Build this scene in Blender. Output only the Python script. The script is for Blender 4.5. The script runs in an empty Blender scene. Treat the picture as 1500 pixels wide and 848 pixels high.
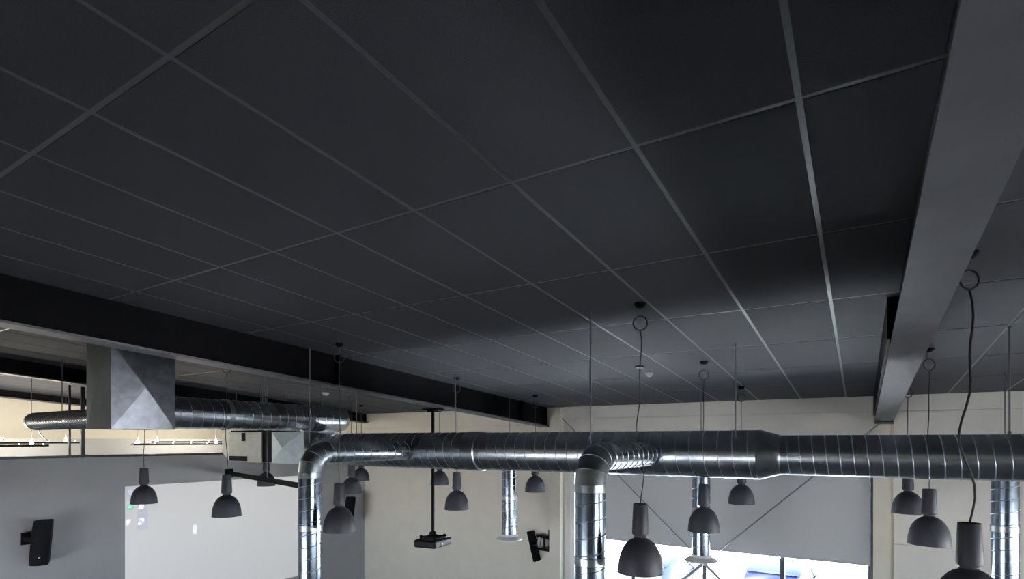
import bpy, bmesh, math, random
from mathutils import Vector, Matrix
random.seed(7)
PI = math.pi

# ------------------------------------------------------------------ camera
EYE = 4.35                       # eye height above the hall floor (m)
F = 814.7; YAW = .56; HY = 645.0 # focal length (px), heading, horizon row in the 1500x848 frame
H = 1.377; SL = .0757            # ceiling height above the eye at y=0, roof slope
CY, SY = math.cos(YAW), math.sin(YAW)
sc = bpy.context.scene
COL = sc.collection
cam = bpy.data.cameras.new('camera'); camo = bpy.data.objects.new('camera', cam); COL.objects.link(camo)
cam.sensor_fit = 'HORIZONTAL'; cam.sensor_width = 36.0; cam.lens = F / 1500 * 36
cam.shift_y = (HY - 424) / 1500; cam.clip_start = .05; cam.clip_end = 400
camo.location = (0, 0, EYE); camo.rotation_euler = (PI / 2, 0, YAW)
sc.camera = camo

# ------------------------------------------------------------------ world, sun, exposure
w = bpy.data.worlds.new('world'); sc.world = w; w.use_nodes = True
bg = w.node_tree.nodes['Background']; bg.inputs[0].default_value = (.62, .78, 1, 1); bg.inputs[1].default_value = 9
sun = bpy.data.lights.new('sun', 'SUN'); sun.energy = 230; sun.angle = math.radians(.6); sun.color = (.97, .98, 1)
suno = bpy.data.objects.new('sun', sun); COL.objects.link(suno)
suno.rotation_euler = Vector((.08, .27, -.96)).to_track_quat('-Z', 'Y').to_euler()
vs = sc.view_settings
vs.view_transform = 'Standard'; vs.look = 'None'; vs.gamma = 1; vs.use_curve_mapping = False
vs.exposure = 0.45

# ------------------------------------------------------------------ pixel helpers (direction only; distance from what is touched)
def ray(u, v=HY):
    r = (u - 750) / F
    return Vector((-SY + CY * r, CY + SY * r, (HY - v) / F))
def onY(u, v, y): d = ray(u, v); return d * (y / d.y)
def onX(u, v, x): d = ray(u, v); return d * (x / d.x)
def ceil(u, v): d = ray(u, v); return d * (H / (d.z + SL * d.y))
def zc(y): return H - SL * y           # ceiling height (relative to the eye) at y

# ------------------------------------------------------------------ materials
MATS = {}
def mat(name, col, rough=.6, metal=0., noise=0., nscale=20., bump=0., bscale=60., spec=.5, emit=None, estr=0., stretch=None):
    if name in MATS: return MATS[name]
    m = bpy.data.materials.new(name); m.use_nodes = True
    nt = m.node_tree; b = nt.nodes['Principled BSDF']
    b.inputs['Roughness'].default_value = rough; b.inputs['Metallic'].default_value = metal
    b.inputs['Specular IOR Level'].default_value = spec
    tc = nt.nodes.new('ShaderNodeTexCoord'); src = tc.outputs['Object']
    if stretch:
        mp = nt.nodes.new('ShaderNodeMapping'); mp.inputs['Scale'].default_value = stretch
        nt.links.new(src, mp.inputs[0]); src = mp.outputs[0]
    nz = nt.nodes.new('ShaderNodeTexNoise'); nz.inputs['Scale'].default_value = nscale; nz.inputs['Detail'].default_value = 4
    nt.links.new(src, nz.inputs['Vector'])
    rp = nt.nodes.new('ShaderNodeValToRGB')
    c = Vector(col)
    rp.color_ramp.elements[0].position = .3; rp.color_ramp.elements[1].position = .7
    rp.color_ramp.elements[0].color = (*(c * (1 - noise)), 1); rp.color_ramp.elements[1].color = (*(c * (1 + noise)), 1)
    nt.links.new(nz.outputs['Fac'], rp.inputs[0]); nt.links.new(rp.outputs[0], b.inputs['Base Color'])
    if bump:
        n2 = nt.nodes.new('ShaderNodeTexNoise'); n2.inputs['Scale'].default_value = bscale; n2.inputs['Detail'].default_value = 3
        nt.links.new(src, n2.inputs['Vector'])
        bp = nt.nodes.new('ShaderNodeBump'); bp.inputs['Strength'].default_value = bump; bp.inputs['Distance'].default_value = .01
        nt.links.new(n2.outputs['Fac'], bp.inputs['Height']); nt.links.new(bp.outputs[0], b.inputs['Normal'])
    if emit:
        b.inputs['Emission Color'].default_value = (*emit, 1); b.inputs['Emission Strength'].default_value = estr
    MATS[name] = m
    return m
def glass(name):
    m = bpy.data.materials.new(name); m.use_nodes = True; nt = m.node_tree
    nt.nodes.remove(nt.nodes['Principled BSDF'])
    t = nt.nodes.new('ShaderNodeBsdfTransparent'); t.inputs[0].default_value = (.93, .96, .97, 1)
    g = nt.nodes.new('ShaderNodeBsdfGlossy'); g.inputs['Roughness'].default_value = .02
    mx = nt.nodes.new('ShaderNodeMixShader'); mx.inputs[0].default_value = .06
    nt.links.new(t.outputs[0], mx.inputs[1]); nt.links.new(g.outputs[0], mx.inputs[2])
    nt.links.new(mx.outputs[0], nt.nodes['Material Output'].inputs[0])
    return m
def blind_mat(name, col):
    m = bpy.data.materials.new(name); m.use_nodes = True; nt = m.node_tree
    nt.nodes.remove(nt.nodes['Principled BSDF'])
    d = nt.nodes.new('ShaderNodeBsdfDiffuse'); d.inputs[0].default_value = (*col, 1)
    t = nt.nodes.new('ShaderNodeBsdfTranslucent'); t.inputs[0].default_value = (*col, 1)
    mx = nt.nodes.new('ShaderNodeMixShader'); mx.inputs[0].default_value = .12
    nt.links.new(d.outputs[0], mx.inputs[1]); nt.links.new(t.outputs[0], mx.inputs[2])
    nt.links.new(mx.outputs[0], nt.nodes['Material Output'].inputs[0])
    return m
M_TILE = mat('ceiling_tile_black', (.058, .060, .071), .78, noise=.35, nscale=260, bump=.3, bscale=300, spec=.5)
M_BAR = mat('grid_bar_metal', (.095, .095, .10), .36, noise=.05, spec=.7)
M_SLAB = mat('roof_deck_dark', (.02, .02, .022), .9)
M_WEB = mat('beam_paint_shaded', (.005, .005, .006), .7, noise=.2, nscale=4, spec=.04)  # near-black copy of the beam paint, standing for shade on the webs
M_BEAM = mat('beam_paint_grey', (.105, .105, .118), .5, noise=.15, nscale=3, bump=.08, bscale=80, spec=.4)
M_BLACK = mat('black_plastic', (.008, .008, .010), .6, spec=.05)
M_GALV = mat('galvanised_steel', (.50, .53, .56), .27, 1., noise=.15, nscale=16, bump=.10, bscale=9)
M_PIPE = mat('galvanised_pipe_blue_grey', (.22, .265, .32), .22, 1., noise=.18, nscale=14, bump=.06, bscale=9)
M_GALV2 = mat('galvanised_seam', (.52, .55, .58), .30, 1., noise=.1, nscale=30)
M_GALVD = mat('galvanised_sheet_dull', (.40, .43, .45), .30, 1., noise=.2, nscale=12, bump=.06, bscale=20)
M_GALVS = mat('galvanised_sheet_shaded', (.17, .18, .20), .34, 1., noise=.25, nscale=9, bump=.06, bscale=14)  # darker copy of the sheet metal, dim reflections put into its colour
M_SHEETW = mat('pale_sheet_metal', (.60, .68, .70), .5, .1, noise=.08, nscale=10)
M_UNIT = mat('unit_casing', (.42, .44, .40), .5, .2, noise=.08, nscale=8)
M_WHITE = mat('white_enamel', (.78, .78, .76), .4)
M_CREAM = mat('cream_wall', (.72, .67, .56), .85, noise=.03, nscale=4, bump=.05, bscale=40)
M_CREAMP = mat('cream_wall_panel', (.72, .69, .62), .7, noise=.025, nscale=3)
M_GREY = mat('grey_wall', (.40, .40, .40), .85, noise=.03, nscale=3, bump=.05, bscale=50)
M_TRIMB = mat('dark_trim', (.02, .02, .024), .5)
M_FLOOR = mat('floor_concrete', (.11, .105, .10), .45, noise=.12, nscale=2.5, bump=.05, bscale=30)
M_ASPH = mat('asphalt', (.11, .11, .115), .9, noise=.1, nscale=3)
M_BOUNCE = mat('bounce_ground', (.45, .45, .45), .9, noise=.08, nscale=1.5)
M_GROUND = mat('pavement', (.86, .86, .86), .9, noise=.06, nscale=1.5)
M_LAMP = mat('lamp_grey_paint', (.036, .039, .048), .5, noise=.06, nscale=40, spec=.4)
M_LAMPIN = mat('lamp_inner', (.5, .5, .5), .5)
M_CABLE = mat('cable_black', (.022, .022, .024), .5)
M_ROD = mat('threaded_rod', (.22, .22, .24), .45, .8)
M_STRUT = mat('strut_grey', (.30, .30, .29), .5)
M_FRAME = mat('window_frame_dark', (.03, .032, .045), .45)
M_GLASS = glass('window_glass')
M_BLIND = blind_mat('blind_fabric', (.50, .50, .49))
M_PROJ = mat('projected_picture', (.62, .62, .61), .8, emit=(1, .99, .97), estr=.24)
M_BULB = mat('bulb_glow', (.9, .9, .9), .4, emit=(1, .94, .82), estr=7)
M_CARB = mat('car_paint_blue', (.0012, .0024, .010), .4, .0, spec=.2)
M_CARS = mat('car_paint_silver', (.0016, .0028, .009), .4, .0, spec=.2)
M_CARG = mat('car_glass', (.0006, .0012, .006), .25, spec=.25)
M_TYRE = mat('tyre_rubber', (.02, .02, .02), .8)

# ------------------------------------------------------------------ mesh helpers (coordinates relative to the eye; world() lifts them)
class MB:
    def __init__(s): s.v = []; s.f = []
    def quad(s, *p):
        n = len(s.v); s.v += [Vector(q) for q in p]; s.f.append(tuple(range(n, n + len(p)))); return s
    def hull8(s, p):        # p: bottom ring of 4 (ccw from above), top ring of 4
        n = len(s.v); s.v += [Vector(q) for q in p]
        for a in ((3, 2, 1, 0), (4, 5, 6, 7), (0, 1, 5, 4), (1, 2, 6, 5), (2, 3, 7, 6), (3, 0, 4, 7)): s.f.append(tuple(n + i for i in a))
        return s
    def box(s, x0, x1, y0, y1, z0, z1):
        return s.hull8([(x0, y0, z0), (x1, y0, z0), (x1, y1, z0), (x0, y1, z0), (x0, y0, z1), (x1, y0, z1), (x1, y1, z1), (x0, y1, z1)])
    def ring_loft(s, rings, cap=True, closed=False):
        n = len(rings[0]); b = len(s.v)
        for r in rings: s.v += [Vector(q) for q in r]
        m = len(rings)
        for i in range(m if closed else m - 1):
            for k in range(n):
                a, c = b + i * n, b + ((i + 1) % m) * n
                s.f.append((a + k, a + (k + 1) % n, c + (k + 1) % n, c + k))
        if cap and not closed:
            s.f.append(tuple(b + k for k in reversed(range(n)))); s.f.append(tuple(b + (m - 1) * n + k for k in range(n)))
        return s
    def tube(s, pts, r, n=8, cap=True, closed=False):
        pts = [Vector(p) for p in pts]; m = len(pts); rings = []
        rr = r if isinstance(r, (list, tuple)) else [r] * m
        up = None
        for i in range(m):
            if closed: t = pts[(i + 1) % m] - pts[i - 1]
            elif i == 0: t = pts[1] - pts[0]
            elif i == m - 1: t = pts[-1] - pts[-2]
            else: t = (pts[i + 1] - pts[i]).normalized() + (pts[i] - pts[i - 1]).normalized()
            t.normalize()
            if up is None:
                up = Vector((0, 0, 1)) if abs(t.z) < .9 else Vector((0, 1, 0))
            a = up - t * up.dot(t); a.normalize(); up = a; bb = t.cross(a)
            k = 1.
            if not closed and 0 < i < m - 1:
                cs = (pts[i + 1] - pts[i]).normalized().dot((pts[i] - pts[i - 1]).normalized())
                k = 1.
            rings.append([pts[i] + (a * math.cos(2 * PI * j / n) + bb * math.sin(2 * PI * j / n)) * rr[i] * k for j in range(n)])
        return s.ring_loft(rings, cap, closed)
    def lathe(s, prof, n=32, axis='z', c=(0, 0, 0), cap=True):
        rings = []; c = Vector(c)
        for r, h in prof:
            ring = []
            for j in range(n):
                a = 2 * PI * j / n; x, y = r * math.cos(a), r * math.sin(a)
                q = {'z': (x, y, h), 'x': (h, x, y), 'y': (y, h, x)}[axis]
                ring.append(c + Vector(q))
            rings.append(ring)
        return s.ring_loft(rings, cap)
    def helix(s, axis, c, r, h0, h1, pitch, hw=.006, hh=.0036, n=24):   # raised lock seam of a spiral duct
        turns = (h1 - h0) / pitch; m = max(8, int(turns * n)); c = Vector(c); rings = []
        for i in range(m + 1):
            a = 2 * PI * turns * i / m; h = h0 + (h1 - h0) * i / m
            ring = []
            for dr, dh in ((-.002, -hw), (hh, -hw * .35), (hh, hw * .35), (-.002, hw)):
                x, y, z = (r + dr) * math.cos(a), (r + dr) * math.sin(a), h + dh
                ring.append(c + Vector({'z': (x, y, z), 'x': (z, x, y), 'y': (y, z, x)}[axis]))
            rings.append(ring)
        return s.ring_loft(rings)
    def build(s, name, m, parent=None, smooth=None, bevel=0, base=(0, 0, 0)):
        # vertices are relative to the eye; origin goes to `base`
        base = Vector(base)
        me = bpy.data.meshes.new(name); me.from_pydata([tuple(v - base) for v in s.v], [], s.f); me.validate()
        bm = bmesh.new(); bm.from_mesh(me)
        bmesh.ops.recalc_face_normals(bm, faces=bm.faces)
        if bevel: bmesh.ops.bevel(bm, geom=[e for e in bm.edges if e.calc_face_angle(0) > .5], offset=bevel, segments=2, profile=.5, affect='EDGES')
        bm.to_mesh(me); bm.free()
        if smooth is not None:
            me.shade_smooth()
            me.set_sharp_from_angle(angle=math.radians(smooth))
        me.materials.append(m)
        o = bpy.data.objects.new(name, me); COL.objects.link(o)
        if parent is not None:
            o.parent = parent
            o.location = base + Vector((0, 0, EYE)) - parent.location if parent.get('_w') else base
        else:
            o.location = base + Vector((0, 0, EYE))
        return o
def tag(o, label, cat, group=None, kind=None):
    if label: o['label'] = label
    if cat: o['category'] = cat
    if group: o['group'] = group
    if kind: o['kind'] = kind
    return o
def thing(name, base, label, cat, group=None):
    o = bpy.data.objects.new(name, None); COL.objects.link(o); o.empty_display_size = .1
    o.location = Vector(base) + Vector((0, 0, EYE)); o['_w'] = 1
    return tag(o, label, cat, group)
def struct(mb, name, m, **k):
    o = mb.build(name, m, **k); o['kind'] = 'structure'; o['_w'] = 1; return o
ZF = -EYE                        # floor
FAR = 9.65                       # inner face of the far wall
XL = -10.33                      # screen wall (half height)
XLL = -15.35                     # far side wall of the neighbouring room
XR = 6.8                         # side wall with windows, out of frame
YB = -5.0                        # wall behind the viewer
RISE = 1.6

# ------------------------------------------------------------------ floor, ground, walls
struct(MB().box(XLL - .2, XR + .2, YB - .2, FAR + .2, ZF - .2, ZF), 'floor', M_FLOOR)
struct(MB().box(-60, 60, FAR + .2, 14.4, ZF - .3, ZF - .12), 'floor_bounce_strip', M_GROUND)  # unseen pale strip, sized to bounce sunlight up onto the ceiling
struct(MB().box(-60, 60, 14.4, 17.6, ZF - .3, ZF - .12), 'floor_dark_strip', M_ASPH)  # unseen strip kept dark to hold bounced light off the nearer ceiling
struct(MB().box(-60, 60, 17.6, 90, ZF - .3, ZF - .12), 'floor_plaza', M_GROUND)
g3 = struct(MB().box(-60, 60, -60, YB - .2, ZF - .3, ZF - .12), 'floor_forecourt', M_ASPH)
struct(MB().box(XR + .2, XR + 8, YB - .2, FAR + .2, ZF - .3, ZF - .12), 'floor_dark_side', M_ASPH)  # unseen side ground kept dark so little light bounces to the ceiling
struct(MB().box(XR + 8, 60, YB - .2, FAR + .2, ZF - .3, ZF - .12), 'floor_bounce_side', M_BOUNCE)  # unseen side ground made pale to throw low light onto the walls

# far wall with the window opening
WX0, WX1, WZ0, WZ1 = -4.72, .14, -2.66, -.35
wf = MB()
wf.box(XLL, WX0, FAR, FAR + .2, ZF, RISE); wf.box(WX1, XR, FAR, FAR + .2, ZF, RISE)
wf.box(WX0, WX1, FAR, FAR + .2, ZF, WZ0); wf.box(WX0, WX1, FAR, FAR + .2, WZ1, RISE)
wall_far = struct(wf, 'wall_far', M_CREAM)
def panel(x0, x1, z0, z1, m=M_CREAMP, t=.018):
    MB().box(x0, x1, FAR - t, FAR, z0, z1).build('wall_panel', m, wall_far, bevel=.004)
ztop = zc(FAR) + .02
panel(-4.855, .155, .42, ztop); panel(-4.855, .155, .0, .413)
panel(-4.855, WX0 - .01, ZF, -.005, t=.012); panel(-4.7, .155, WZ1 + .01, -.007)
for x0, x1 in ((.40, 2.02), (2.03, 4.3), (4.31, 6.75)):
    panel(x0, x1, .42, ztop); panel(x0, x1, -1.47, .413); panel(x0, x1, ZF, -1.48)
panel(XL + .02, -5.11, .30, ztop, M_CREAM); panel(XL + .02, -5.11, ZF, .293, M_CREAM)
# pilasters either side of the window
struct(MB().box(-5.10, -4.86, FAR - .16, FAR, ZF, zc(FAR) - .02), 'trim_1', M_CREAM)
struct(MB().box(.155, .36, FAR - .10, FAR, ZF, .36), 'trim_2', M_CREAM)

# half-height screen wall, its cap, and the outer walls
wl = struct(MB().box(XL - .18, XL, YB, FAR, ZF, -.27), 'wall_left', M_GREY)
MB().box(XL - .20, XL + .02, YB, FAR - .02, -.27, -.235).build('wall_cap', M_TRIMB, wl)
struct(MB().box(XLL - .2, XLL, YB, FAR, ZF, RISE), 'wall_outer', M_CREAM)
wb = MB(); xs_ = XLL
for a, b in ((-9.9, -6.4), (-6.1, -2.6)):  # openings added behind the viewer, only to bring daylight onto the far wall
    wb.box(xs_, a, YB - .2, YB, ZF, RISE + .5); wb.box(a, b, YB - .2, YB, -1.95, RISE + .5); xs_ = b
wb.box(xs_, XR, YB - .2, YB, ZF, RISE + .5)
struct(wb, 'wall_back', M_CREAM)
# gallery under the viewer, added unseen to keep low back light off the ceiling
struct(MB().box(-10.0, XR, YB, -.25, -1.92, -1.62), 'floor_gallery', M_FLOOR)
wr = MB(); rw = [(-4.2, -1.0), (-.5, 2.8), (3.3, 6.2), (6.6, 9.4)]
ys = YB
for a, b in rw:
    wr.box(XR, XR + .2, ys, a, ZF, RISE + .5); wr.box(XR, XR + .2, a, b, ZF, -2.52); wr.box(XR, XR + .2, a, b, -1.75, RISE + .5); ys = b
wr.box(XR, XR + .2, ys, FAR, ZF, RISE + .5)
struct(wr, 'wall_right', M_CREAM)

# ------------------------------------------------------------------ window, panes, blind, braces
win = struct(MB().box(WX0, WX1, FAR + .06, FAR + .14, WZ0, WZ0 + .06).box(WX0, WX1, FAR + .06, FAR + .14, WZ1 - .06, WZ1)
             .box(WX0, WX0 + .05, FAR + .06, FAR + .14, WZ0 + .06, WZ1 - .06).box(WX1 - .05, WX1, FAR + .06, FAR + .14, WZ0 + .06, WZ1 - .06), 'window_1', M_FRAME)
mul = [WX0 + .025, -3.49, -2.24, -1.05, WX1 - .025]
for x in mul[1:-1]: MB().box(x - .03, x + .03, FAR + .05, FAR + .15, WZ0 + .06, WZ1 - .06).build('mullion', M_FRAME, win)
for a, b in zip(mul[:-1], mul[1:]): MB().box(a + .025, b - .025, FAR + .095, FAR + .105, WZ0 + .06, WZ1 - .06).build('pane', M_GLASS, win)
MB().box(WX0 - .005, WX0 + .09, FAR - .02, FAR + .05, WZ0, WZ1).build('window_jamb', M_WHITE, win)
MB().box(WX0 + .13, WX0 + .20, FAR + .0, FAR + .05, WZ0, WZ1).build('window_jamb', M_WHITE, win)
MB().box(WX1 - .02, WX1 + .012, FAR - .025, FAR + .05, WZ0, WZ1).build('window_jamb', M_FRAME, win)
bl = thing('roller_blind', ((WX0 + WX1) / 2, FAR - .03, -1.83), 'wide off-white roller blind drawn halfway down the bright window', 'blind')
MB().box(WX0 + .22, WX1 - .03, FAR - .031, FAR - .028, -1.80, -.30).build('blind_fabric', M_BLIND, bl)
MB().lathe([(.045, WX0 + .2), (.045, WX1 - .02)], 16, 'x', (0, FAR - .06, -.26)).build('roller', M_WHITE, bl, 40)
MB().box(WX0 + .22, WX1 - .03, FAR - .037, FAR - .022, -1.83, -1.80).build('bottom_bar', M_BLIND, bl)
bc = Vector((-2.2, FAR - .19, -2.03))
for sx, lab in ((1, 'thin grey brace rod slanting down from the window pilaster towards the television bracket'), (-1, 'thin grey brace rod slanting down towards the pilaster under the sloping beam')):
    d = Vector((sx * 2.62, 0, 2.45))
    dd = bc + d - Vector((0, .03 * sx, 0)); ee = bc - d * .93 - Vector((0, .03 * sx, 0))
    t = thing('brace_rod', ee, ('thin steel brace rod crossing the blind, rising towards the ' + ('bare column under the pale beam' if sx > 0 else 'column that carries the television bracket')), 'brace rod', 'crossed brace rods before the window')
    MB().tube([dd, dd.lerp(ee, .52)], .010, 8).build('rod', M_ROD, t, 50)
    MB().tube([dd.lerp(ee, .52), ee], .026, 8).build('lower_strut', M_STRUT, t, 50)
    for k in (.12, .9):
        p = dd.lerp(ee, k); q = dd.lerp(ee, k + .035)
        MB().tube([p, q], .02, 8).build('turnbuckle', M_ROD, t, 50)

# ------------------------------------------------------------------ ceilings: one per bay, tiles and grid bars are parts
GX0, GDX, GY0, GDY = -.1856, .6, .984, 1.228
ANG = -math.atan(SL)
tile_cache = {}
def part_copy(me, name, parent, loc):
    o = bpy.data.objects.new(name, me); COL.objects.link(o); o.parent = parent; o.location = loc; return o
def tile_mesh(wx, wy):
    k = (round(wx, 3), round(wy, 3))
    if k not in tile_cache:
        b = MB(); e = .012; z = -.004
        b.hull8([(e - wx / 2, e - wy / 2, z), (wx / 2 - e, e - wy / 2, z), (wx / 2 - e, wy / 2 - e, z), (e - wx / 2, wy / 2 - e, z),
                 (.004 - wx / 2, .004 - wy / 2, .012), (wx / 2 - .004, .004 - wy / 2, .012), (wx / 2 - .004, wy / 2 - .004, .012), (.004 - wx / 2, wy / 2 - .004, .012)])
        me = bpy.data.meshes.new('tile'); me.from_pydata([tuple(v) for v in b.v], [], b.f); me.materials.append(M_TILE)
        tile_cache[k] = me
    return tile_cache[k]
def ceiling(name, x0, x1, y0, y1):
    me = MB().box(x0, x1, y0, y1, .03, .13)
    o = me.build(name, M_SLAB); o['kind'] = 'structure'
    o.location = (0, 0, EYE + H); o.rotation_euler = (ANG, 0, 0)
    xs = [x0] + [x for x in [GX0 + GDX * k for k in range(-40, 20)] if x0 + .05 < x < x1 - .05] + [x1]
    ysl = [y0] + [y for y in [GY0 + GDY * k for k in range(-6, 12)] if y0 + .05 < y < y1 - .05] + [y1]
    for i in range(len(xs) - 1):
        for j in range(len(ysl) - 1):
            wx, wy = xs[i + 1] - xs[i], ysl[j + 1] - ysl[j]
            t = part_copy(tile_mesh(wx, wy), 'tile', o, ((xs[i] + xs[i + 1]) / 2, (ysl[j] + ysl[j + 1]) / 2, random.uniform(-.0008, .0008)))
            t.rotation_euler = (random.uniform(-.0006, .0006), random.uniform(-.001, .001), 0)
    for x in xs[1:-1]:
        b = MB().box(x - .012, x + .012, y0, y1, -.002, .001).box(x - .002, x + .002, y0, y1, .001, .03); b.build('grid_bar', M_BAR, o)
    for y in ysl[1:-1]:
        b = MB().box(x0, x1, y - .012, y + .012, -.0015, .0012); b.build('cross_bar', M_BAR, o)
    return o
RB0, RB1 = .17, .39       # flange of the right-hand beam
ceiling('ceiling', -5.52, .235, -1.5, FAR + .03)
ceiling('ceiling', -10.22, -5.46, -1.5, FAR + .03)
ceiling('ceiling', XLL, -10.16, -1.5, FAR + .03)
ceiling('ceiling', .33, XR, -1.5, FAR + .03)
rd = struct(MB().hull8([(XLL - .4, YB - .3, zc(YB) + .14), (XR + .4, YB - .3, zc(YB) + .14), (XR + .4, FAR + .22, zc(FAR) + .2), (XLL - .4, FAR + .22, zc(FAR) + .2),
                        (XLL - .4, YB - .3, zc(YB) + .4), (XR + .4, YB - .3, zc(YB) + .4), (XR + .4, FAR + .22, zc(FAR) + .45), (XLL - .4, FAR + .22, zc(FAR) + .45)]), 'ceiling_roof_deck', M_SLAB)

# ------------------------------------------------------------------ steel beams (I-sections following the roof slope)
def beam(p0, p1, depth, fw, label, top=.02):
    (xa, ya), (xb, yb) = p0, p1
    t = thing('steel_beam', (xa, ya, zc(ya) - depth), label, 'beam', 'dark steel roof beams')
    def sweep(x0, x1, z0, z1, name):
        MB().hull8([(xa + x0, ya, zc(ya) + z0), (xa + x1, ya, zc(ya) + z0), (xb + x1, yb, zc(yb) + z0), (xb + x0, yb, zc(yb) + z0),
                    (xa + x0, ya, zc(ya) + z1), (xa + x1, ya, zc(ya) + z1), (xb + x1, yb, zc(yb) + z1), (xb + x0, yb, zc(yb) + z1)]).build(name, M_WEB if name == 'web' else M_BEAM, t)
    sweep(-fw / 2, fw / 2, -depth, -depth + .02, 'bottom_flange')
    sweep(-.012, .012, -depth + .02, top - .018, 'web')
    sweep(-fw / 2, fw / 2, top - .018, top, 'top_flange')
    return t, sweep
def stiff(t, x, y, fw, depth, side):
    MB().hull8([(x + (0 if side > 0 else -fw / 2), y, zc(y) - depth + .02), (x + (fw / 2 if side > 0 else 0), y, zc(y) - depth + .02),
                (x + (fw / 2 if side > 0 else 0), y + .02, zc(y) - depth + .02), (x + (0 if side > 0 else -fw / 2), y + .02, zc(y) - depth + .02),
                (x + (0 if side > 0 else -fw / 2), y, zc(y)), (x + (fw / 2 if side > 0 else 0), y, zc(y)),
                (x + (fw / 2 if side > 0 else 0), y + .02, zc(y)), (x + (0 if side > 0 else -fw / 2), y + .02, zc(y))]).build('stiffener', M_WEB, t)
bR, swR = beam((.28, -1.5), (.28, FAR - .02), .39, .22, 'charcoal steel roof beam with a broad pale-lit underside, ending beside the blind')
for y in (4.75, 7.1): stiff(bR, .28, y, .21, .39, -1)
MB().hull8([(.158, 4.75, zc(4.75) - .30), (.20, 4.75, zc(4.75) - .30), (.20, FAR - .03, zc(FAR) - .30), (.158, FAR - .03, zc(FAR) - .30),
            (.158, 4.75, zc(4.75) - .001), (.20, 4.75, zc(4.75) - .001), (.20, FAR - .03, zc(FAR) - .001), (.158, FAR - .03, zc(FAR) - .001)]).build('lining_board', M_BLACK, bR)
MB().box(.165, .395, FAR - .24, FAR - .02, zc(FAR) - .415, zc(FAR) - .392).build('end_plate', M_BEAM, bR)
LBX = lambda y: -5.50 + (y - 1.4) * .032
bL, swL = beam((LBX(-1.5), -1.5), (LBX(FAR), FAR - .02), .39, .22, 'black steel roof beam from which the long projector pole hangs')
for y in (4.55, 8.6): stiff(bL, LBX(y), y, .21, .39, 1)
b2, sw2 = beam((-10.15, -1.5), (-10.25, FAR - .02), .23, .16, 'black steel roof beam above the half-height screen wall')
b3, sw3 = beam((XLL + .22, -1.5), (XLL + .22, FAR - .02), .17, .16, 'black steel roof beam against the cream wall of the neighbouring room')

# ------------------------------------------------------------------ ducts
DY, DZ = 5.9, -.140               # axis of the main duct
md = thing('main_duct', (-4.5, DY, DZ - .25), 'long horizontal spiral duct of galvanised steel hung across the hall', 'duct')
R1, R1b, R2 = .240, .247, .189
XT0, XT1 = -.845, -.64
MB().lathe([(R1b, -7.29), (R1b, -4.33)], 48, 'x', (0, DY, DZ)).build('duct_section', M_GALV, md, 40)
MB().lathe([(R1, -4.15), (R1, XT0)], 48, 'x', (0, DY, DZ)).build('duct_section', M_GALV, md, 40)
MB().lathe([(R2, XT1), (R2, 6.6)], 48, 'x', (0, DY, DZ)).build('duct_section', M_GALV, md, 40)
MB().lathe([(R1, XT0), (R1 + .004, XT0 + .01), (R1 + .002, XT0 + .02), (R2 + .004, XT1 - .02), (R2 + .006, XT1 - .01), (R2, XT1)], 48, 'x', (0, DY, DZ)).build('reducer', M_GALVD, md, 25)
MB().lathe([(R1b, -4.35), (R1b + .010, -4.34), (R1b + .010, -4.14), (R1, -4.13)], 48, 'x', (0, DY, DZ)).build('collar', M_GALVD, md, 25)
for a, b, r, pt in ((-7.28, -4.35, R1b, .137), (-4.13, XT0 - .01, R1, .137), (XT1 + .01, 6.6, R2, .105)):
    MB().helix('x', (0, DY, DZ), r, a, b, pt, n=28).build('spiral_seam', M_GALV2, md, 60)
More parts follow.
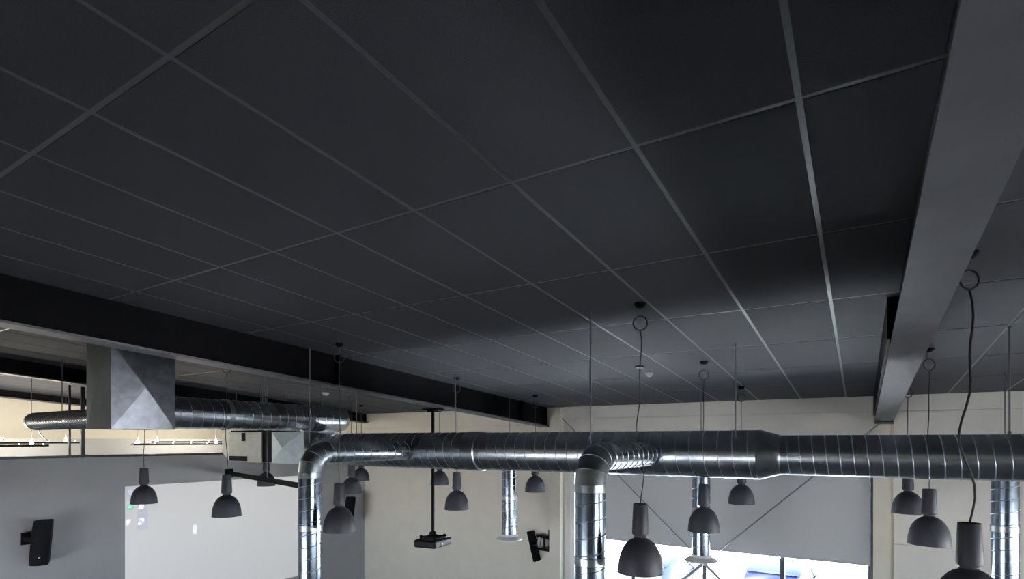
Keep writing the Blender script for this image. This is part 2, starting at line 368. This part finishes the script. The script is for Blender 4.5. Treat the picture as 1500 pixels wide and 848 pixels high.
def drop_duct(x, y, side, label, white=False):
    """vertical pipe, gored elbow and branch that runs into the main duct; side=-1 before it, +1 behind it"""
    r = .123; zb = -1.63; rc = .22; ztop_ = DZ
    t = thing('drop_duct', (x, y, zb), label, 'duct', 'drop ducts off the main duct')
    zl = ztop_ - rc
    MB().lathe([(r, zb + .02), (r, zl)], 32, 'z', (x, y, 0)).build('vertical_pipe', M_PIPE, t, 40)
    MB().helix('z', (x, y, 0), r, zb + .05, zl, .137, .006, .004, 20).build('spiral_seam', M_GALV2, t, 60)
    for zz in (zl - .03, zl - .62): MB().lathe([(r, zz - .035), (r + .007, zz - .03), (r + .007, zz + .03), (r, zz + .035)], 32, 'z', (x, y, 0)).build('coupling', M_GALVD, t, 25)
    # gored elbow
    rings = []; NG = 4
    for i in range(NG + 1):
        a = PI / 2 * i / NG
        ctr = Vector((x, y - side * rc * (1 - math.cos(a)), zl + rc * math.sin(a)))
        tz = Vector((0, -side * math.sin(a), math.cos(a))); nx = Vector((1, 0, 0)); ny = tz.cross(nx)
        k = 1.03 if 0 < i < NG else 1
        rings.append([ctr + (nx * math.cos(2 * PI * j / 32) + ny * k * math.sin(2 * PI * j / 32)) * (r + .004) for j in range(32)])
    e = MB().ring_loft(rings).build('elbow', M_GALVD, t, 16)
    for i in range(1, NG):
        c = sum(rings[i], Vector()) / 32
        MB().tube([c + (q - c) * 1.012 for q in rings[i]], .004, 6, closed=True).build('elbow_seam', M_GALV2, e, 60)
    y1 = DY + side * .212; y0 = y - side * rc
    a_, b_ = min(y0, y1), max(y0, y1)
    MB().lathe([(r, a_), (r, b_)], 32, 'y', (x, 0, DZ)).build('branch_pipe', M_GALV, t, 40)
    MB().helix('y', (x, 0, DZ), r, a_ + .02, b_ - .05, .137, .006, .004, 20).build('spiral_seam', M_GALV2, t, 60)
    MB().lathe([(r, zb + .03), (r + .012, zb + .03), (r + .02, zb - .0), (r + .10, zb - .045), (r + .10, zb - .06), (r + .02, zb - .062), (r - .02, zb - .03), (r - .005, zb + .03)], 36, 'z', (x, y, 0), False).build('diffuser', M_WHITE, t, 30)
    MB().lathe([(.05, zb - .045), (.085, zb - .05), (.085, zb - .06), (.03, zb - .066)], 24, 'z', (x, y, 0)).build('diffuser_core', M_WHITE, t, 30)
    MB().tube([(x, y, DZ + r - .01), (x, y, zc(y) - .005)], .006, 8).build('threaded_rod', M_ROD, t, 50)
    return t
drop_duct(-5.26, 4.10, -1, 'vertical galvanised drop duct with gored elbow beside the creased square plenum')
drop_duct(-1.87, 4.19, -1, 'vertical galvanised drop duct with gored elbow standing clear before the window pilaster')
drop_duct(-5.09, 8.03, 1, 'drop duct with white flared diffuser next to the television bracket')
drop_duct(-1.90, 8.03, 1, 'drop duct with white flared diffuser in front of the crossed brace rods')
drop_duct(1.36, 8.15, 1, 'drop duct behind the lamp with the snaking black cable')
# hanger rods of the main duct
def rod(x, y, z1, label):
    t = thing('hanger_rod', (x, y, z1), label, 'rod', 'hanger rods of the main duct')
    MB().tube([(x, y, z1), (x, y, zc(y) - .004)], .0065, 8).build('rod', M_ROD, t, 50)
    MB().lathe([(.014, zc(y) - .02), (.014, zc(y) - .003)], 6, 'z', (x, y, 0)).build('nut', M_ROD, t)
    MB().lathe([(.013, z1 + .012), (.013, z1 + .03)], 6, 'z', (x, y, 0)).build('nut', M_ROD, t)
zr = lambda r, dy: DZ + math.sqrt(r * r - dy * dy)
rod(-1.03, DY - .17, zr(R1, .17) + .002, 'thin hanger rod holding the duct just before the duct narrows')
rod(-4.75, DY + .20, zr(R1b, .20) + .002, 'thin hanger rod holding the duct beside the wide collar')
rod(-6.6, DY + .10, zr(R1b, .10) + .002, 'thin hanger rod holding the duct near the square plenum')
rod(1.02, DY + .05, zr(R2, .05) + .002, 'thin hanger rod holding the narrow end of the duct')

# plenum with creased face, flexible collar, air-handling unit
def creased(t, name, m, p, depth, nrm):     # p: four corners, pyramid raised along nrm
    p = [Vector(q) for q in p]; c = sum(p, Vector()) / 4 + Vector(nrm) * depth
    b = MB(); n = len(b.v); b.v += p + [c]; b.f += [(n + i, n + (i + 1) % 4, n + 4) for i in range(4)]
    return b.build(name, m, t)
ax0, ax1 = -8.13, -7.33; ay = DY - .30; ah = .255; az = -.115
t = thing('plenum_box', (-7.7, DY, az - ah), 'square galvanised plenum with bright cross-creased face at the end of the long duct', 'duct')
MB().box(ax0, ax1, ay, DY + .30, az - ah, az + ah).build('box', M_SHEETW, t)
creased(t, 'creased_panel', M_SHEETW, [(ax0, ay - .001, az - ah), (ax1, ay - .001, az - ah), (ax1, ay - .001, az + ah), (ax0, ay - .001, az + ah)], .10, (0, -1, 0))
creased(t, 'creased_panel', M_GALVD, [(ax1 + .001, ay, az - ah), (ax1 + .001, ay + .6, az - ah), (ax1 + .001, ay + .6, az + ah), (ax1 + .001, ay, az + ah)], .03, (1, 0, 0))
t = thing('air_handling_unit', (-8.9, DY, az - ah), 'pale grey air handling unit with black labels beside the square plenum', 'air unit')
MB().box(-8.41, ax0 - .001, ay + .02, DY + .27, az - ah + .01, az + ah - .01).build('flexible_collar', M_BLACK, t)
MB().box(-9.35, -8.411, ay, DY + .30, az - ah, az + ah).build('casing', M_UNIT, t, bevel=.008)
MB().box(-9.33, -8.80, ay - .006, ay - .001, az - ah + .02, az - ah + .10).build('label_plate', M_BLACK, t)
MB().box(-8.96, -8.86, ay - .008, ay - .001, az + .10, az + ah - .01).build('latch', M_BLACK, t)
MB().box(-9.32, -8.2, ay + .02, DY + .3, az + ah + .002, az + ah + .03).build('top_rail', M_BLACK, t)
px_ = -9.352
b = MB(); b.ring_loft([[(px_, ay + .01, az - ah + .01), (px_, DY + .29, az - ah + .01), (px_, DY + .29, az + ah - .02), (px_, ay + .01, az + ah - .02)], [(px_ - .28, ay + .05, az - .10), (px_ - .28, DY + .2, az - .10), (px_ - .28, DY + .2, az + ah - .02), (px_ - .28, ay + .05, az + ah - .02)]])
b.build('inlet_taper', M_UNIT, t)
for y in (ay + .05, DY + .25):
    for x in (-9.2, -8.5): MB().tube([(x, y, az + ah + .03), (x, y, zc(y) - .012)], .006, 6).build('threaded_rod', M_ROD, t)

# roof plenum of the neighbouring bay with its two round ducts
qx = -7.05; qy0 = .4068 * 7.05; qy1 = .503 * 7.05; qx2 = qx - .62; qz = .13
t = thing('roof_plenum', ((qx + qx2) / 2, (qy0 + qy1) / 2, qz), 'large galvanised box duct with creased faces dropping from the ceiling behind the black beam', 'duct')
MB().hull8([(qx2, qy0, qz), (qx, qy0, qz), (qx, qy1, qz), (qx2, qy1, qz), (qx2, qy0, zc(qy0) - .006), (qx, qy0, zc(qy0) - .006), (qx, qy1, zc(qy1) - .006), (qx2, qy1, zc(qy1) - .006)]).build('box', M_GALVD, t)
zt = zc(qy1) - .02; zm = qz + .56
creased(t, 'creased_panel', M_GALVS, [(qx + .001, qy0, qz), (qx + .001, qy1, qz), (qx + .001, qy1, zt), (qx + .001, qy0, zt)], .038, (1, 0, 0))
creased(t, 'creased_panel', M_UNIT, [(qx2, qy0 - .001, qz), (qx, qy0 - .001, qz), (qx, qy0 - .001, zt), (qx2, qy0 - .001, zt)], .035, (0, -1, 0))  # paler colour stands for light from the cream wall on this face
cy = (qy0 + qy1) / 2 + .02
t = thing('round_duct', (qx - .4, 4.8, qz), 'dark-topped round spiral duct running from the roof plenum to the air unit', 'duct')
dx_ = qx - .22; dzc = qz + .215; dr = .2
MB().lathe([(dr, qy1 + .002), (dr, 6.22), (dr * .94, 6.30), (dr * .8, 6.33)], 40, 'y', (dx_, 0, dzc)).build('pipe', M_GALV, t, 35)
MB().helix('y', (dx_, 0, dzc), dr, qy1 + .05, 6.2, .137, n=24).build('spiral_seam', M_GALV2, t, 60)
for y in (4.3, 5.6): MB().lathe([(dr, y - .03), (dr + .01, y - .028), (dr + .01, y + .028), (dr, y + .03)], 40, 'y', (dx_, 0, dzc)).build('coupling', M_GALVD, t, 25)
for y in (4.9, 5.9): MB().tube([(dx_, y, dzc + dr - .004), (dx_, y, zc(y) - .005)], .006, 6).build('threaded_rod', M_ROD, t)
t = thing('round_duct', (-8.9, cy, qz + .02), 'slim ribbed round duct with rounded end leading off the roof plenum', 'duct')
r_ = .125; zz = qz + .15
MB().lathe([(r_ * .55, -10.52), (r_ * .85, -10.48), (r_, -10.38), (r_, qx2 - .002)], 32, 'x', (0, cy, zz)).build('pipe', M_GALV, t, 35)
MB().helix('x', (0, cy, zz), r_, -10.36, qx2 - .02, .06, .007, .006, 20).build('spiral_seam', M_GALV2, t, 60)
for x in (-9.4,): MB().tube([(x, cy, zz + r_ - .004), (x, cy, zc(cy) - .005)], .006, 6).build('threaded_rod', M_ROD, t)

# ------------------------------------------------------------------ pendant lamps
lamp_prof_out = [(.044, .268), (.046, .262), (.053, .254), (.078, .242), (.104, .220), (.127, .190), (.146, .152), (.160, .107), (.168, .061), (.1715, .020), (.172, 0)]
def lamp_meshes():
    prof = lamp_prof_out
    inner = [(max(.02, r - .004), z - .003) for r, z in reversed(prof)]
    a = MB().lathe(prof, 40, cap=False); b = MB().lathe(inner, 40, cap=False)
    # neck: tapered ballast housing with an open, dark recessed top
    n = MB().lathe([(.044, .264), (.046, .274), (.060, .284), (.064, .296), (.064, .308), (.055, .515), (.053, .520), (.050, .516), (.050, .498), (.006, .496)], 32, cap=False)
    k = MB().lathe([(.0495, .492), (.0495, .502), (.012, .505), (.009, .514), (.001, .515)], 24, cap=False)
    rim = MB().lathe([(.1715, .002), (.174, .0), (.174, -.006), (.1695, -.006), (.168, .0)], 40, cap=False)
    return a, b, n, k, rim
LA = {}
def lamp(u, Y, ztop, label, sway=.0, group='dome pendant lamps', X=None, hook=True, thick=.0045, seed=0):
    rnd = random.Random(seed)
    d = ray(u); s = Y / d.y; x = d.x * s if X is None else X
    zb = ztop - .52
    t = thing('pendant_lamp', (x, Y, zb), label, 'pendant lamp', group)
    if not LA:
        for nm, mb, m, sm in zip(('shade', 'reflector', 'neck', 'neck_cap', 'shade_rim'), lamp_meshes(), (M_LAMP, M_LAMPIN, M_LAMP, M_BLACK, M_LAMP), (35, 35, 30, 30, 30)):
            o = mb.build(nm, m, None, sm); LA[nm] = o.data; bpy.data.objects.remove(o)
    for nm in ('shade', 'reflector', 'neck', 'neck_cap', 'shade_rim'):
        part_copy(LA[nm], nm, t, (0, 0, .05 * 0))
    zt = zc(Y) - .004
    top = Vector((x, Y, zt))
    # ceiling rose and hook
    ro = MB().lathe([(.045, zt + .002), (.045, zt - .012), (.028, zt - .035), (.012, zt - .04)], 20, 'z', (x, Y, 0)).build('ceiling_rose', M_BLACK, t, 40)
    MB().tube([(x, Y, zt - .03), (x, Y, zt - .10)], .003, 6).build('hook', M_ROD, ro)
    if hook:
        rr = .055; c = Vector((x, Y, zt - .10 - rr))
        MB().tube([c + Vector((math.cos(a) * CY, math.cos(a) * SY, math.sin(a))) * rr * (1 if k % 2 else .96) for k, a in enumerate([2 * PI * i / 24 for i in range(24)])], .006, 6, closed=True).build('cable_loop', M_CABLE, t, 60)
        zs = zt - .10 - 2 * rr
    else: zs = zt - .05
    pts = []; N = 18; ze = zb + .512
    for i in range(N + 1):
        k = i / N; z = zs + (ze - zs) * k
        o = sway * (math.sin(k * 2 * PI * 1.25 + seed) * .6 + math.sin(k * 2 * PI * 2.3 + 1 + seed) * .4) * math.sin(PI * k) ** .7
        pts.append((x + o * CY, Y + o * SY, z))
    MB().tube(pts, thick, 8).build('cable', M_CABLE, t, 60)
    return t
lamp(938, 4.16, -.489, 'grey dome pendant lamp on a kinked cable before the blind and elbowed drop duct', .045, seed=1)
lamp(1031, 6.42, -.49, 'grey dome pendant lamp hanging in front of the diffuser duct by the crossed brace rods', .012, seed=2)
lamp(1086, 8.25, -.355, 'small-looking dark dome pendant lamp hanging against the blind just below the duct reducer', .01, seed=3)
lamp(497, 4.15, -.467, 'grey dome pendant lamp beside an elbowed drop duct, hiding part of a wall speaker', .012, seed=4)
lamp(669, 6.30, -.455, 'grey dome pendant lamp hanging before the cream wall next to the projector pole', .012, seed=5)
lamp(784, 8.10, -.335, 'grey dome pendant lamp hanging just above the television bracket by the pilaster', .01, seed=6)
lamp(332, 4.07, -.436, 'grey dome pendant lamp hanging in front of the middle of the projected picture', .02, seed=7)
lamp(515, 6.58, -.375, 'grey dome pendant lamp half hidden behind another lamp near the wall speaker', .01, seed=8)
lamp(644, 8.20, -.315, 'grey dome pendant lamp close behind the projector pole against the cream wall', .01, seed=9)
lamp(211, 4.10, -.41, 'grey dome pendant lamp covering the icon corner of the projected picture', .012, seed=10)
lamp(390, 6.75, -.375, 'grey dome pendant lamp hanging below the air handling unit', .008, seed=11)
lamp(529, 8.25, -.319, 'grey dome pendant lamp in the corner where screen wall meets cream wall', .01, seed=12)
lamp(1420, 4.05, -.468, 'dark dome pendant lamp on a thick snaking black cable, its neck top open', .075, thick=.0062, seed=0.35)
lamp(1361, 6.58, -.46, 'dark dome pendant lamp on short visible cable between the snaking-cable lamp and the pilaster', .02, seed=14)
lamp(1330, 8.40, -.37, 'dark dome pendant lamp tight against the wall panels beside the pilaster under the pale beam', .01, seed=15)

# ------------------------------------------------------------------ ceiling devices
def detector(u, v, label, r=.05):
    p = ceil(u, v); z = p.z
    t = thing('smoke_detector', (p.x, p.y, z - .05), label, 'detector', 'white ceiling detectors')
    MB().lathe([(r, z + .0), (r, z - .012), (r * .8, z - .03)], 24, 'z', (p.x, p.y, 0)).build('base', M_WHITE, t, 40)
    MB().lathe([(r * .62, z - .03), (r * .62, z - .042), (r * .3, z - .052)], 24, 'z', (p.x, p.y, 0)).build('sensor_head', M_WHITE, t, 40)
detector(951, 546, 'small white smoke detector on the black ceiling tiles above the long duct')
detector(477, 575, 'small white smoke detector on the ceiling beyond the black projector beam', .065)
p = ceil(937, 536)
t = thing('ceiling_sensor', (p.x, p.y, p.z - .03), 'flat white ceiling disc with dark rim beside a smoke detector', 'sensor')
MB().lathe([(.055, p.z), (.055, p.z - .012), (.05, p.z - .015)], 24, 'z', (p.x, p.y, 0)).build('rim', M_BLACK, t, 40)
MB().lathe([(.047, p.z - .012), (.044, p.z - .024), (.02, p.z - .027)], 24, 'z', (p.x, p.y, 0)).build('lens', M_WHITE, t, 40)

# ------------------------------------------------------------------ projector on its pole
pX, pY = -5.49, 6.5
zf = zc(pY) - .39; zp = -1.47
t = thing('projector', (pX, pY, zp - .13), 'black ceiling projector on a long black pole below the black beam', 'projector')
MB().box(pX - .14, pX + .14, pY - .09, pY + .09, zf - .035, zf - .012).build('mounting_plate', M_BLACK, t, bevel=.004)
MB().box(pX - .06, pX + .06, pY - .06, pY + .06, zf - .065, zf - .035).build('mounting_socket', M_BLACK, t)
MB().tube([(pX, pY, zf - .03), (pX, pY, zp + .06)], .024, 16).build('pole', M_BLACK, t, 50)
MB().lathe([(.03, zp + .10), (.05, zp + .08), (.05, zp + .05), (.09, zp + .035)], 16, 'z', (pX, pY, 0)).build('swivel', M_BLACK, t, 40)
def rotbox(cx, cy, a, x0, x1, y0, y1, z0, z1):
    c, s = math.cos(a), math.sin(a)
    b = MB().box(x0, x1, y0, y1, z0, z1); b.v = [Vector((cx + v.x * c - v.y * s, cy + v.x * s + v.y * c, v.z)) for v in b.v]; return b
PA = .12
for k in range(4):
    a = PA + PI / 4 + k * PI / 2
    rotbox(pX, pY, a, .02, .20, -.018, .018, zp + .012, zp + .034).build('mount_arm', M_BLACK, t)
    q = Vector((pX + .18 * math.cos(a), pY + .18 * math.sin(a), 0))
    MB().lathe([(.022, zp - .01), (.022, zp + .045)], 12, 'z', q).build('mount_foot', M_BLACK, t, 40)
bd = rotbox(pX, pY, PA, -.19, .19, -.235, .235, zp - .125, zp - .012).build('body', mat('projector_casing', (.010, .009, .011), .45, spec=.12), t, bevel=.025)
M_CHROME = mat('bright_trim', (.75, .75, .75), .15, 1.)
rotbox(pX, pY, PA, -.10, .12, -.17, .06, zp - .012, zp + .001).build('top_cover', mat('projector_cover', (.07, .06, .045), .5), t, bevel=.005)
cpos = Vector((pX + .10, pY + .10, 0))
MB().tube([cpos + Vector((math.cos(a) * .075, math.sin(a) * .075, zp + .012)) for a in [2 * PI * i / 24 for i in range(24)]], .013, 8, closed=True).build('cable_coil', M_CHROME, t, 60)
rotbox(pX, pY, PA, .192, .197, -.07, -.03, zp - .09, zp - .06).build('badge', M_WHITE, t)
b = MB(); c_ = Vector((pX - .185, pY + .08, zp - .065)); b.lathe([(.05, 0), (.05, -.03), (.04, -.032), (.035, -.015)], 20, 'x', c_); b.build('lens', M_BLACK, t, 40)

# ------------------------------------------------------------------ projected picture on the screen wall; its light is painted as glowing panels
A = onX(183, 715, XL); SY0, SY1 = A.y, 8.0; SZ1, SZ0 = -.765, -2.93
t = thing('projected_picture', (XL + .004, (SY0 + SY1) / 2, SZ0), 'bright projected computer desktop on the grey half-height wall', 'projection')
MB().box(XL + .001, XL + .004, SY0, SY1, SZ0, SZ1).build('picture', M_PROJ, t)
M_ICW = mat('icon_white', (.9, .9, .95), .8, emit=(.95, .97, 1), estr=.42)
M_ICB = mat('icon_pale_blue', (.65, .72, .95), .8, emit=(.7, .8, 1), estr=.28)
M_ICG = mat('icon_green', (.35, .85, .6), .8, emit=(.4, 1, .7), estr=.22)
M_ICL = mat('icon_lilac', (.60, .60, .64), .8, emit=(.9, .9, 1), estr=.22)
def icon(name, u0, v0, u1, v1, m, th=.006):
    a = onX(u0, v0, XL); b = onX(u1, v1, XL)
    return MB().box(XL + .0045, XL + th, a.y, b.y, b.z, a.z).build(name, m, t)
icon('icon_backing', 184.5, 716, 195, 733, M_ICL); icon('icon', 187, 717, 194, 724, M_ICB, .007); icon('icon_mark', 189, 719.5, 193, 721.5, M_ICW, .008)
icon('icon_backing', 201, 738, 216, 775, M_ICL)
c_ = onX(190.3, 742.5, XL)
MB().ring_loft([[(x, c_.y + .058 * math.cos(2 * PI * j / 20), c_.z + .052 * math.sin(2 * PI * j / 20)) for j in range(20)] for x in (XL + .0045, XL + .007)]).build('icon_disc', M_ICG, t)
MB().tube([(XL + .0075, c_.y + dy, c_.z + dz) for dy, dz in ((-.03, -.012), (-.01, .012), (.01, -.01), (.03, .012))], .005, 4).build('icon_mark', M_ICW, t)
for q in ((202, 735, 210, 739), (204, 739, 211, 744), (201.5, 744, 209, 745.5), (184.5, 761, 191, 763.5), (184.5, 763.5, 188.5, 766), (186, 766, 190, 767), (184, 768, 188, 769.5),
          (203, 759, 211, 761.5), (208, 761.5, 211, 765), (202, 764, 205, 768), (202, 766.5, 208, 768)):
    icon('icon_mark', *q, M_ICW, .007)
icon('cursor_mark', 282.5, 769, 288, 780, M_ICW, .007); icon('cursor_mark', 284, 780.5, 287, 782, M_ICW, .007)

# ------------------------------------------------------------------ wall speakers
def speaker(y, zc_, label, h=.66):
    x = XL + .17
    t = thing('wall_speaker', (x, y, zc_ - h / 2), label, 'speaker', 'black wall speakers')
    MB().box(XL + .002, XL + .03, y - .20, y - .09, zc_ - .03, zc_ + .15).build('wall_plate', M_BLACK, t, bevel=.006)
    MB().tube([(XL + .03, y - .14, zc_ + .06), (XL + .10, y - .13, zc_ + .06), (XL + .16, y - .06, zc_ + .06)], .05, 12).build('bracket_arm', M_BLACK, t, 50)
    rings = []; n = 9; a0 = -.62
    for i in range(n):
        k = i / (n - 1); z = zc_ - h / 2 + h * k
        bow = .03 * (1 - (2 * k - 1) ** 2); lean = .10 * (k - .5)
        w2 = .115 if 0 < i < n - 1 else .105; dp = .10 + bow
        sec = [(-.09, -w2 * .7), (dp * .75, -w2), (dp, -w2 * .5), (dp + .012, 0), (dp, w2 * .5), (dp * .75, w2), (-.09, w2 * .7)]
        ca, sa = math.cos(a0), math.sin(a0)
        rings.append([(x + .02 + lean * 1.0 + (p * ca - q * sa), y + lean * .2 + (p * sa + q * ca), z) for p, q in sec])
    MB().ring_loft(rings).build('cabinet', M_BLACK, t, 40)
    ca, sa = math.cos(a0), math.sin(a0); p = .135
    MB().box(x + p * ca - .0 + .01, x + p * ca + .022, y + p * sa - .012, y + p * sa + .012, zc_ - .21, zc_ - .195).build('logo_badge', M_WHITE, t)
q = onX(62, 794, XL + .17)
speaker(q.y, q.z, 'slim black speaker with tiny white badge bracketed to the grey wall beside the projected picture')
q = onX(510, 748, XL + .17)
speaker(q.y, q.z, 'black wall speaker peeking out behind a dome lamp near the wall corner')

# black rail running out from the screen wall below the air unit
P1 = ray(335, 690.5) * 10.72; P2 = ray(468, 712) * 7.25; P2.z = P1.z
t = thing('black_rail', P1, 'long black rail jutting from the screen wall below the air handling unit', 'rail')
dv = (P2 - P1).normalized(); nv = Vector((-dv.y, dv.x, 0)) * .03
b = MB(); b.hull8([P1 - nv - Vector((0, 0, .07)), P2 - nv - Vector((0, 0, .07)), P2 + nv - Vector((0, 0, .07)), P1 + nv - Vector((0, 0, .07)), P1 - nv, P2 - nv, P2 + nv, P1 + nv]); b.build('rail', M_BLACK, t)
MB().box(XL + .001, XL + .03, P1.y - .08, P1.y + .08, P1.z - .12, P1.z + .05).build('wall_bracket', M_BLACK, t)
for k in (.52,):
    p = P1.lerp(P2, k); MB().tube([p, (p.x, p.y, zc(p.y) - .005)], .004, 6).build('suspension_wire', M_ROD, t)

# ------------------------------------------------------------------ television bracket on the pilaster
t = thing('television_bracket', (-5.3, 9.4, -2.1), 'black folding television bracket with a thin tilted plate on the window pilaster', 'bracket')
xw = -5.105; yb = FAR - .11
zz1 = -1.86; zz2 = -2.20
MB().box(xw - .012, xw, yb - .05, yb + .05, zz1 - .30, zz1 + .13).build('wall_plate', M_BLACK, t)
MB().tube([(xw - .01, yb, zz1 - .04), (xw - .28, yb - .05, zz1 + .0)], .030, 8).build('upper_arm', M_BLACK, t, 50)
MB().tube([(xw - .01, yb, zz2 + .06), (xw - .28, yb - .05, zz2 + .08)], .026, 8).build('lower_arm', M_BLACK, t, 50)
MB().tube([(xw - .12, yb - .02, zz1 - .02), (xw - .12, yb - .02, zz2 + .05)], .022, 8).build('pivot_post', M_BLACK, t, 50)
for dx0 in (.17, .25):
    MB().tube([(xw - dx0, yb - .04, zz1 - .03), (xw - dx0 - .03, yb - .05, zz1 - .2), (xw - dx0 - .08, yb - .06, zz2 + .14)], .012, 6).build('link_bar', M_ROD, t, 50)
xa_ = xw - .30
MB().hull8([(xa_ + .01, yb - .16, zz2 - .16), (xa_ + .05, yb - .16, zz2 - .16), (xa_ + .05, yb + .08, zz2 - .16), (xa_ + .01, yb + .08, zz2 - .16),
            (xa_ - .14, yb - .16, zz1 + .07), (xa_ - .10, yb - .16, zz1 + .07), (xa_ - .10, yb + .08, zz1 + .07), (xa_ - .14, yb + .08, zz1 + .07)]).build('screen_plate', M_BLACK, t)
MB().tube([(xw - .29, yb - .05, zz2 + .05), (xw - .26, yb - .05, zz2 - .02), (xw - .22, yb - .05, zz2 + .02)], .008, 6).build('cable_stub', M_CABLE, t, 60)

# ------------------------------------------------------------------ neighbouring room: posts and light bars
def post(u, label, wid):
    q = onX(u, 650, XL - .09)
    t = thing('steel_post', (q.x, q.y, -.235), label, 'post', 'black posts on the half-height wall')
    MB().box(q.x - wid / 2, q.x + wid / 2, q.y - wid / 2, q.y + wid / 2, -.23, zc(q.y) - .24).build('shaft', M_TRIMB, t)
    MB().box(q.x - wid, q.x + wid, q.y - wid, q.y + wid, -.235, -.225).build('base_plate', M_TRIMB, t)
post(121, 'thick black post standing on the half-height wall beside the roof plenum', .05)
post(102, 'thin black post standing on the half-height wall below the slim ribbed duct', .026)
struct(MB().box(-14.75, -14.6, YB, FAR, ZF, .04), 'wall_light_falloff', M_GREY)  # grey partition added; its colour stands for light fading low on the wall
LIGHTS = []
def light_bar(x, y0, y1, z, label):
    t = thing('light_bar', (x, (y0 + y1) / 2, z - .03), label, 'light bar', 'suspended light bars in the neighbouring room')
    MB().box(x - .05, x + .05, y0, y1, z - .035, z).build('bar', M_TRIMB, t)
    n = 5
    for k in range(n + 1):
        y = y0 + .06 + (y1 - y0 - .12) * k / n
        MB().lathe([(.010, z), (.012, z + .008), (.006, z + .016)], 8, 'z', (x, y, 0)).build('lamp_dot', M_BULB, t, 60)
    for y in (y0 + .10, y1 - .22):
        MB().lathe([(.026, z), (.030, z + .025), (.016, z + .06), (.005, z + .11)], 12, 'z', (x, y, 0)).build('bulb', M_BULB, t, 60)
        MB().tube([(x, y, z + .12), (x, y, zc(y) - .005)], .004, 6).build('suspension_wire', M_ROD, t)
    for k in (.2, .5, .8):
        l = bpy.data.lights.new('bar_light', 'POINT'); l.energy = 7 if x > -12.5 else 30; l.color = (1, .93, .80); l.shadow_soft_size = .06
        o = bpy.data.objects.new('bar_light', l); COL.objects.link(o); o.parent = t
        o.location = Vector((x, y0 + (y1 - y0) * k, z + .10 + EYE)) - t.location
light_bar(-11.8, 2.1, 3.85, -.07, 'front suspended light bar seen below the slim ribbed duct')
light_bar(-13.6, 2.6, 4.95, -.03, 'rear suspended light bar reaching behind the black posts')
light_bar(-11.8, 5.15, 7.0, -.06, 'front suspended light bar ending beside the air handling unit')
light_bar(-13.6, 6.35, 8.5, -.02, 'rear suspended light bar behind the bar beside the air handling unit')
# two white cable tails
for u, lab in ((62, 'curved white cable tail at the end of the front light bar'), (0, 'curved white cable tail half way along the front light bar')):
    q = onX(u + 8, 647, -11.8)
    t = thing('cable_tail', q, lab, 'cable')
    MB().tube([q + Vector((0, -dy, dz)) for dy, dz in ((0, 0), (.03, .05), (.075, .09), (.11, .15), (.125, .2))], .012, 6).build('cable', M_WHITE, t, 60)

# ------------------------------------------------------------------ parked cars outside
def car(x, y, label, paint, hs=1.):
    gz = ZF - .12
    t = thing('parked_car', (x, y, gz), label, 'car', 'cars parked outside the window')
    def sect(z, hw, y0, y1, n=6):
        pts = []
        for sx, ya, yb in ((-1, y0, y1), (1, y1, y0)):
            for k in range(n):
                f_ = k / (n - 1); yy = -(ya + (yb - ya) * f_); e = 1 - .12 * (abs(2 * f_ - 1) ** 4)
                pts.append((x + sx * hw * e, y + yy, gz + z * hs))
        return pts
    MB().ring_loft([sect(.22, .82, -2.0, 2.0), sect(.45, .88, -2.12, 2.12), sect(.72, .88, -2.12, 2.12), sect(.90, .82, -1.95, 2.05), sect(.95, .76, -1.2, 1.95)]).build('body', paint, t, 50)
    MB().ring_loft([sect(.94, .76, -1.15, 1.8), sect(1.20, .69, -.72, 1.55), sect(1.42, .60, -.35, 1.25), sect(1.46, .56, -.28, 1.18)]).build('cabin_glass', M_CARG, t, 50)
    MB().ring_loft([sect(1.43, .61, -.38, 1.28), sect(1.485, .57, -.30, 1.2), sect(1.525, .44, -.10, 1.0), sect(1.53, .2, .1, .8)]).build('roof', paint, t, 60)
    for sx in (-1, 1):
        MB().tube([(x + sx * .74, y + 1.14, gz + .95 * hs), (x + sx * .67, y + .72, gz + 1.22 * hs), (x + sx * .60, y + .36, gz + 1.45 * hs)], .03, 6).build('pillar', paint, t, 60)
        for yy in (-1.3, 1.3):
            w_ = MB().lathe([(.10, -.1), (.30, -.1), (.33, -.07), (.33, .07), (.30, .1), (.10, .1)], 20, 'x', (x + sx * .80, y + yy, gz + .33)).build('wheel', M_TYRE, t, 40)
            MB().lathe([(.19, .101 * sx), (.17, .107 * sx), (.03, .110 * sx)], 16, 'x', (x + sx * .80, y + yy, gz + .33)).build('hub_cap', M_GALVD, w_ if False else t, 40)
        MB().lathe([(.10, -2.125), (.08, -2.145)], 12, 'y', (x + sx * .62, y, gz + .74)).build('tail_lamp', M_WHITE, t, 40)
car(-4.8, 15.2, 'pale blue parked car outside, seen behind the kinked-cable dome lamp', M_CARB, .86)
car(-1.75, 15.4, 'pale blue-grey parked car outside, its roof cut by a window mullion', M_CARS, .97)

for o in bpy.data.objects:
    if '_w' in o: del o['_w']
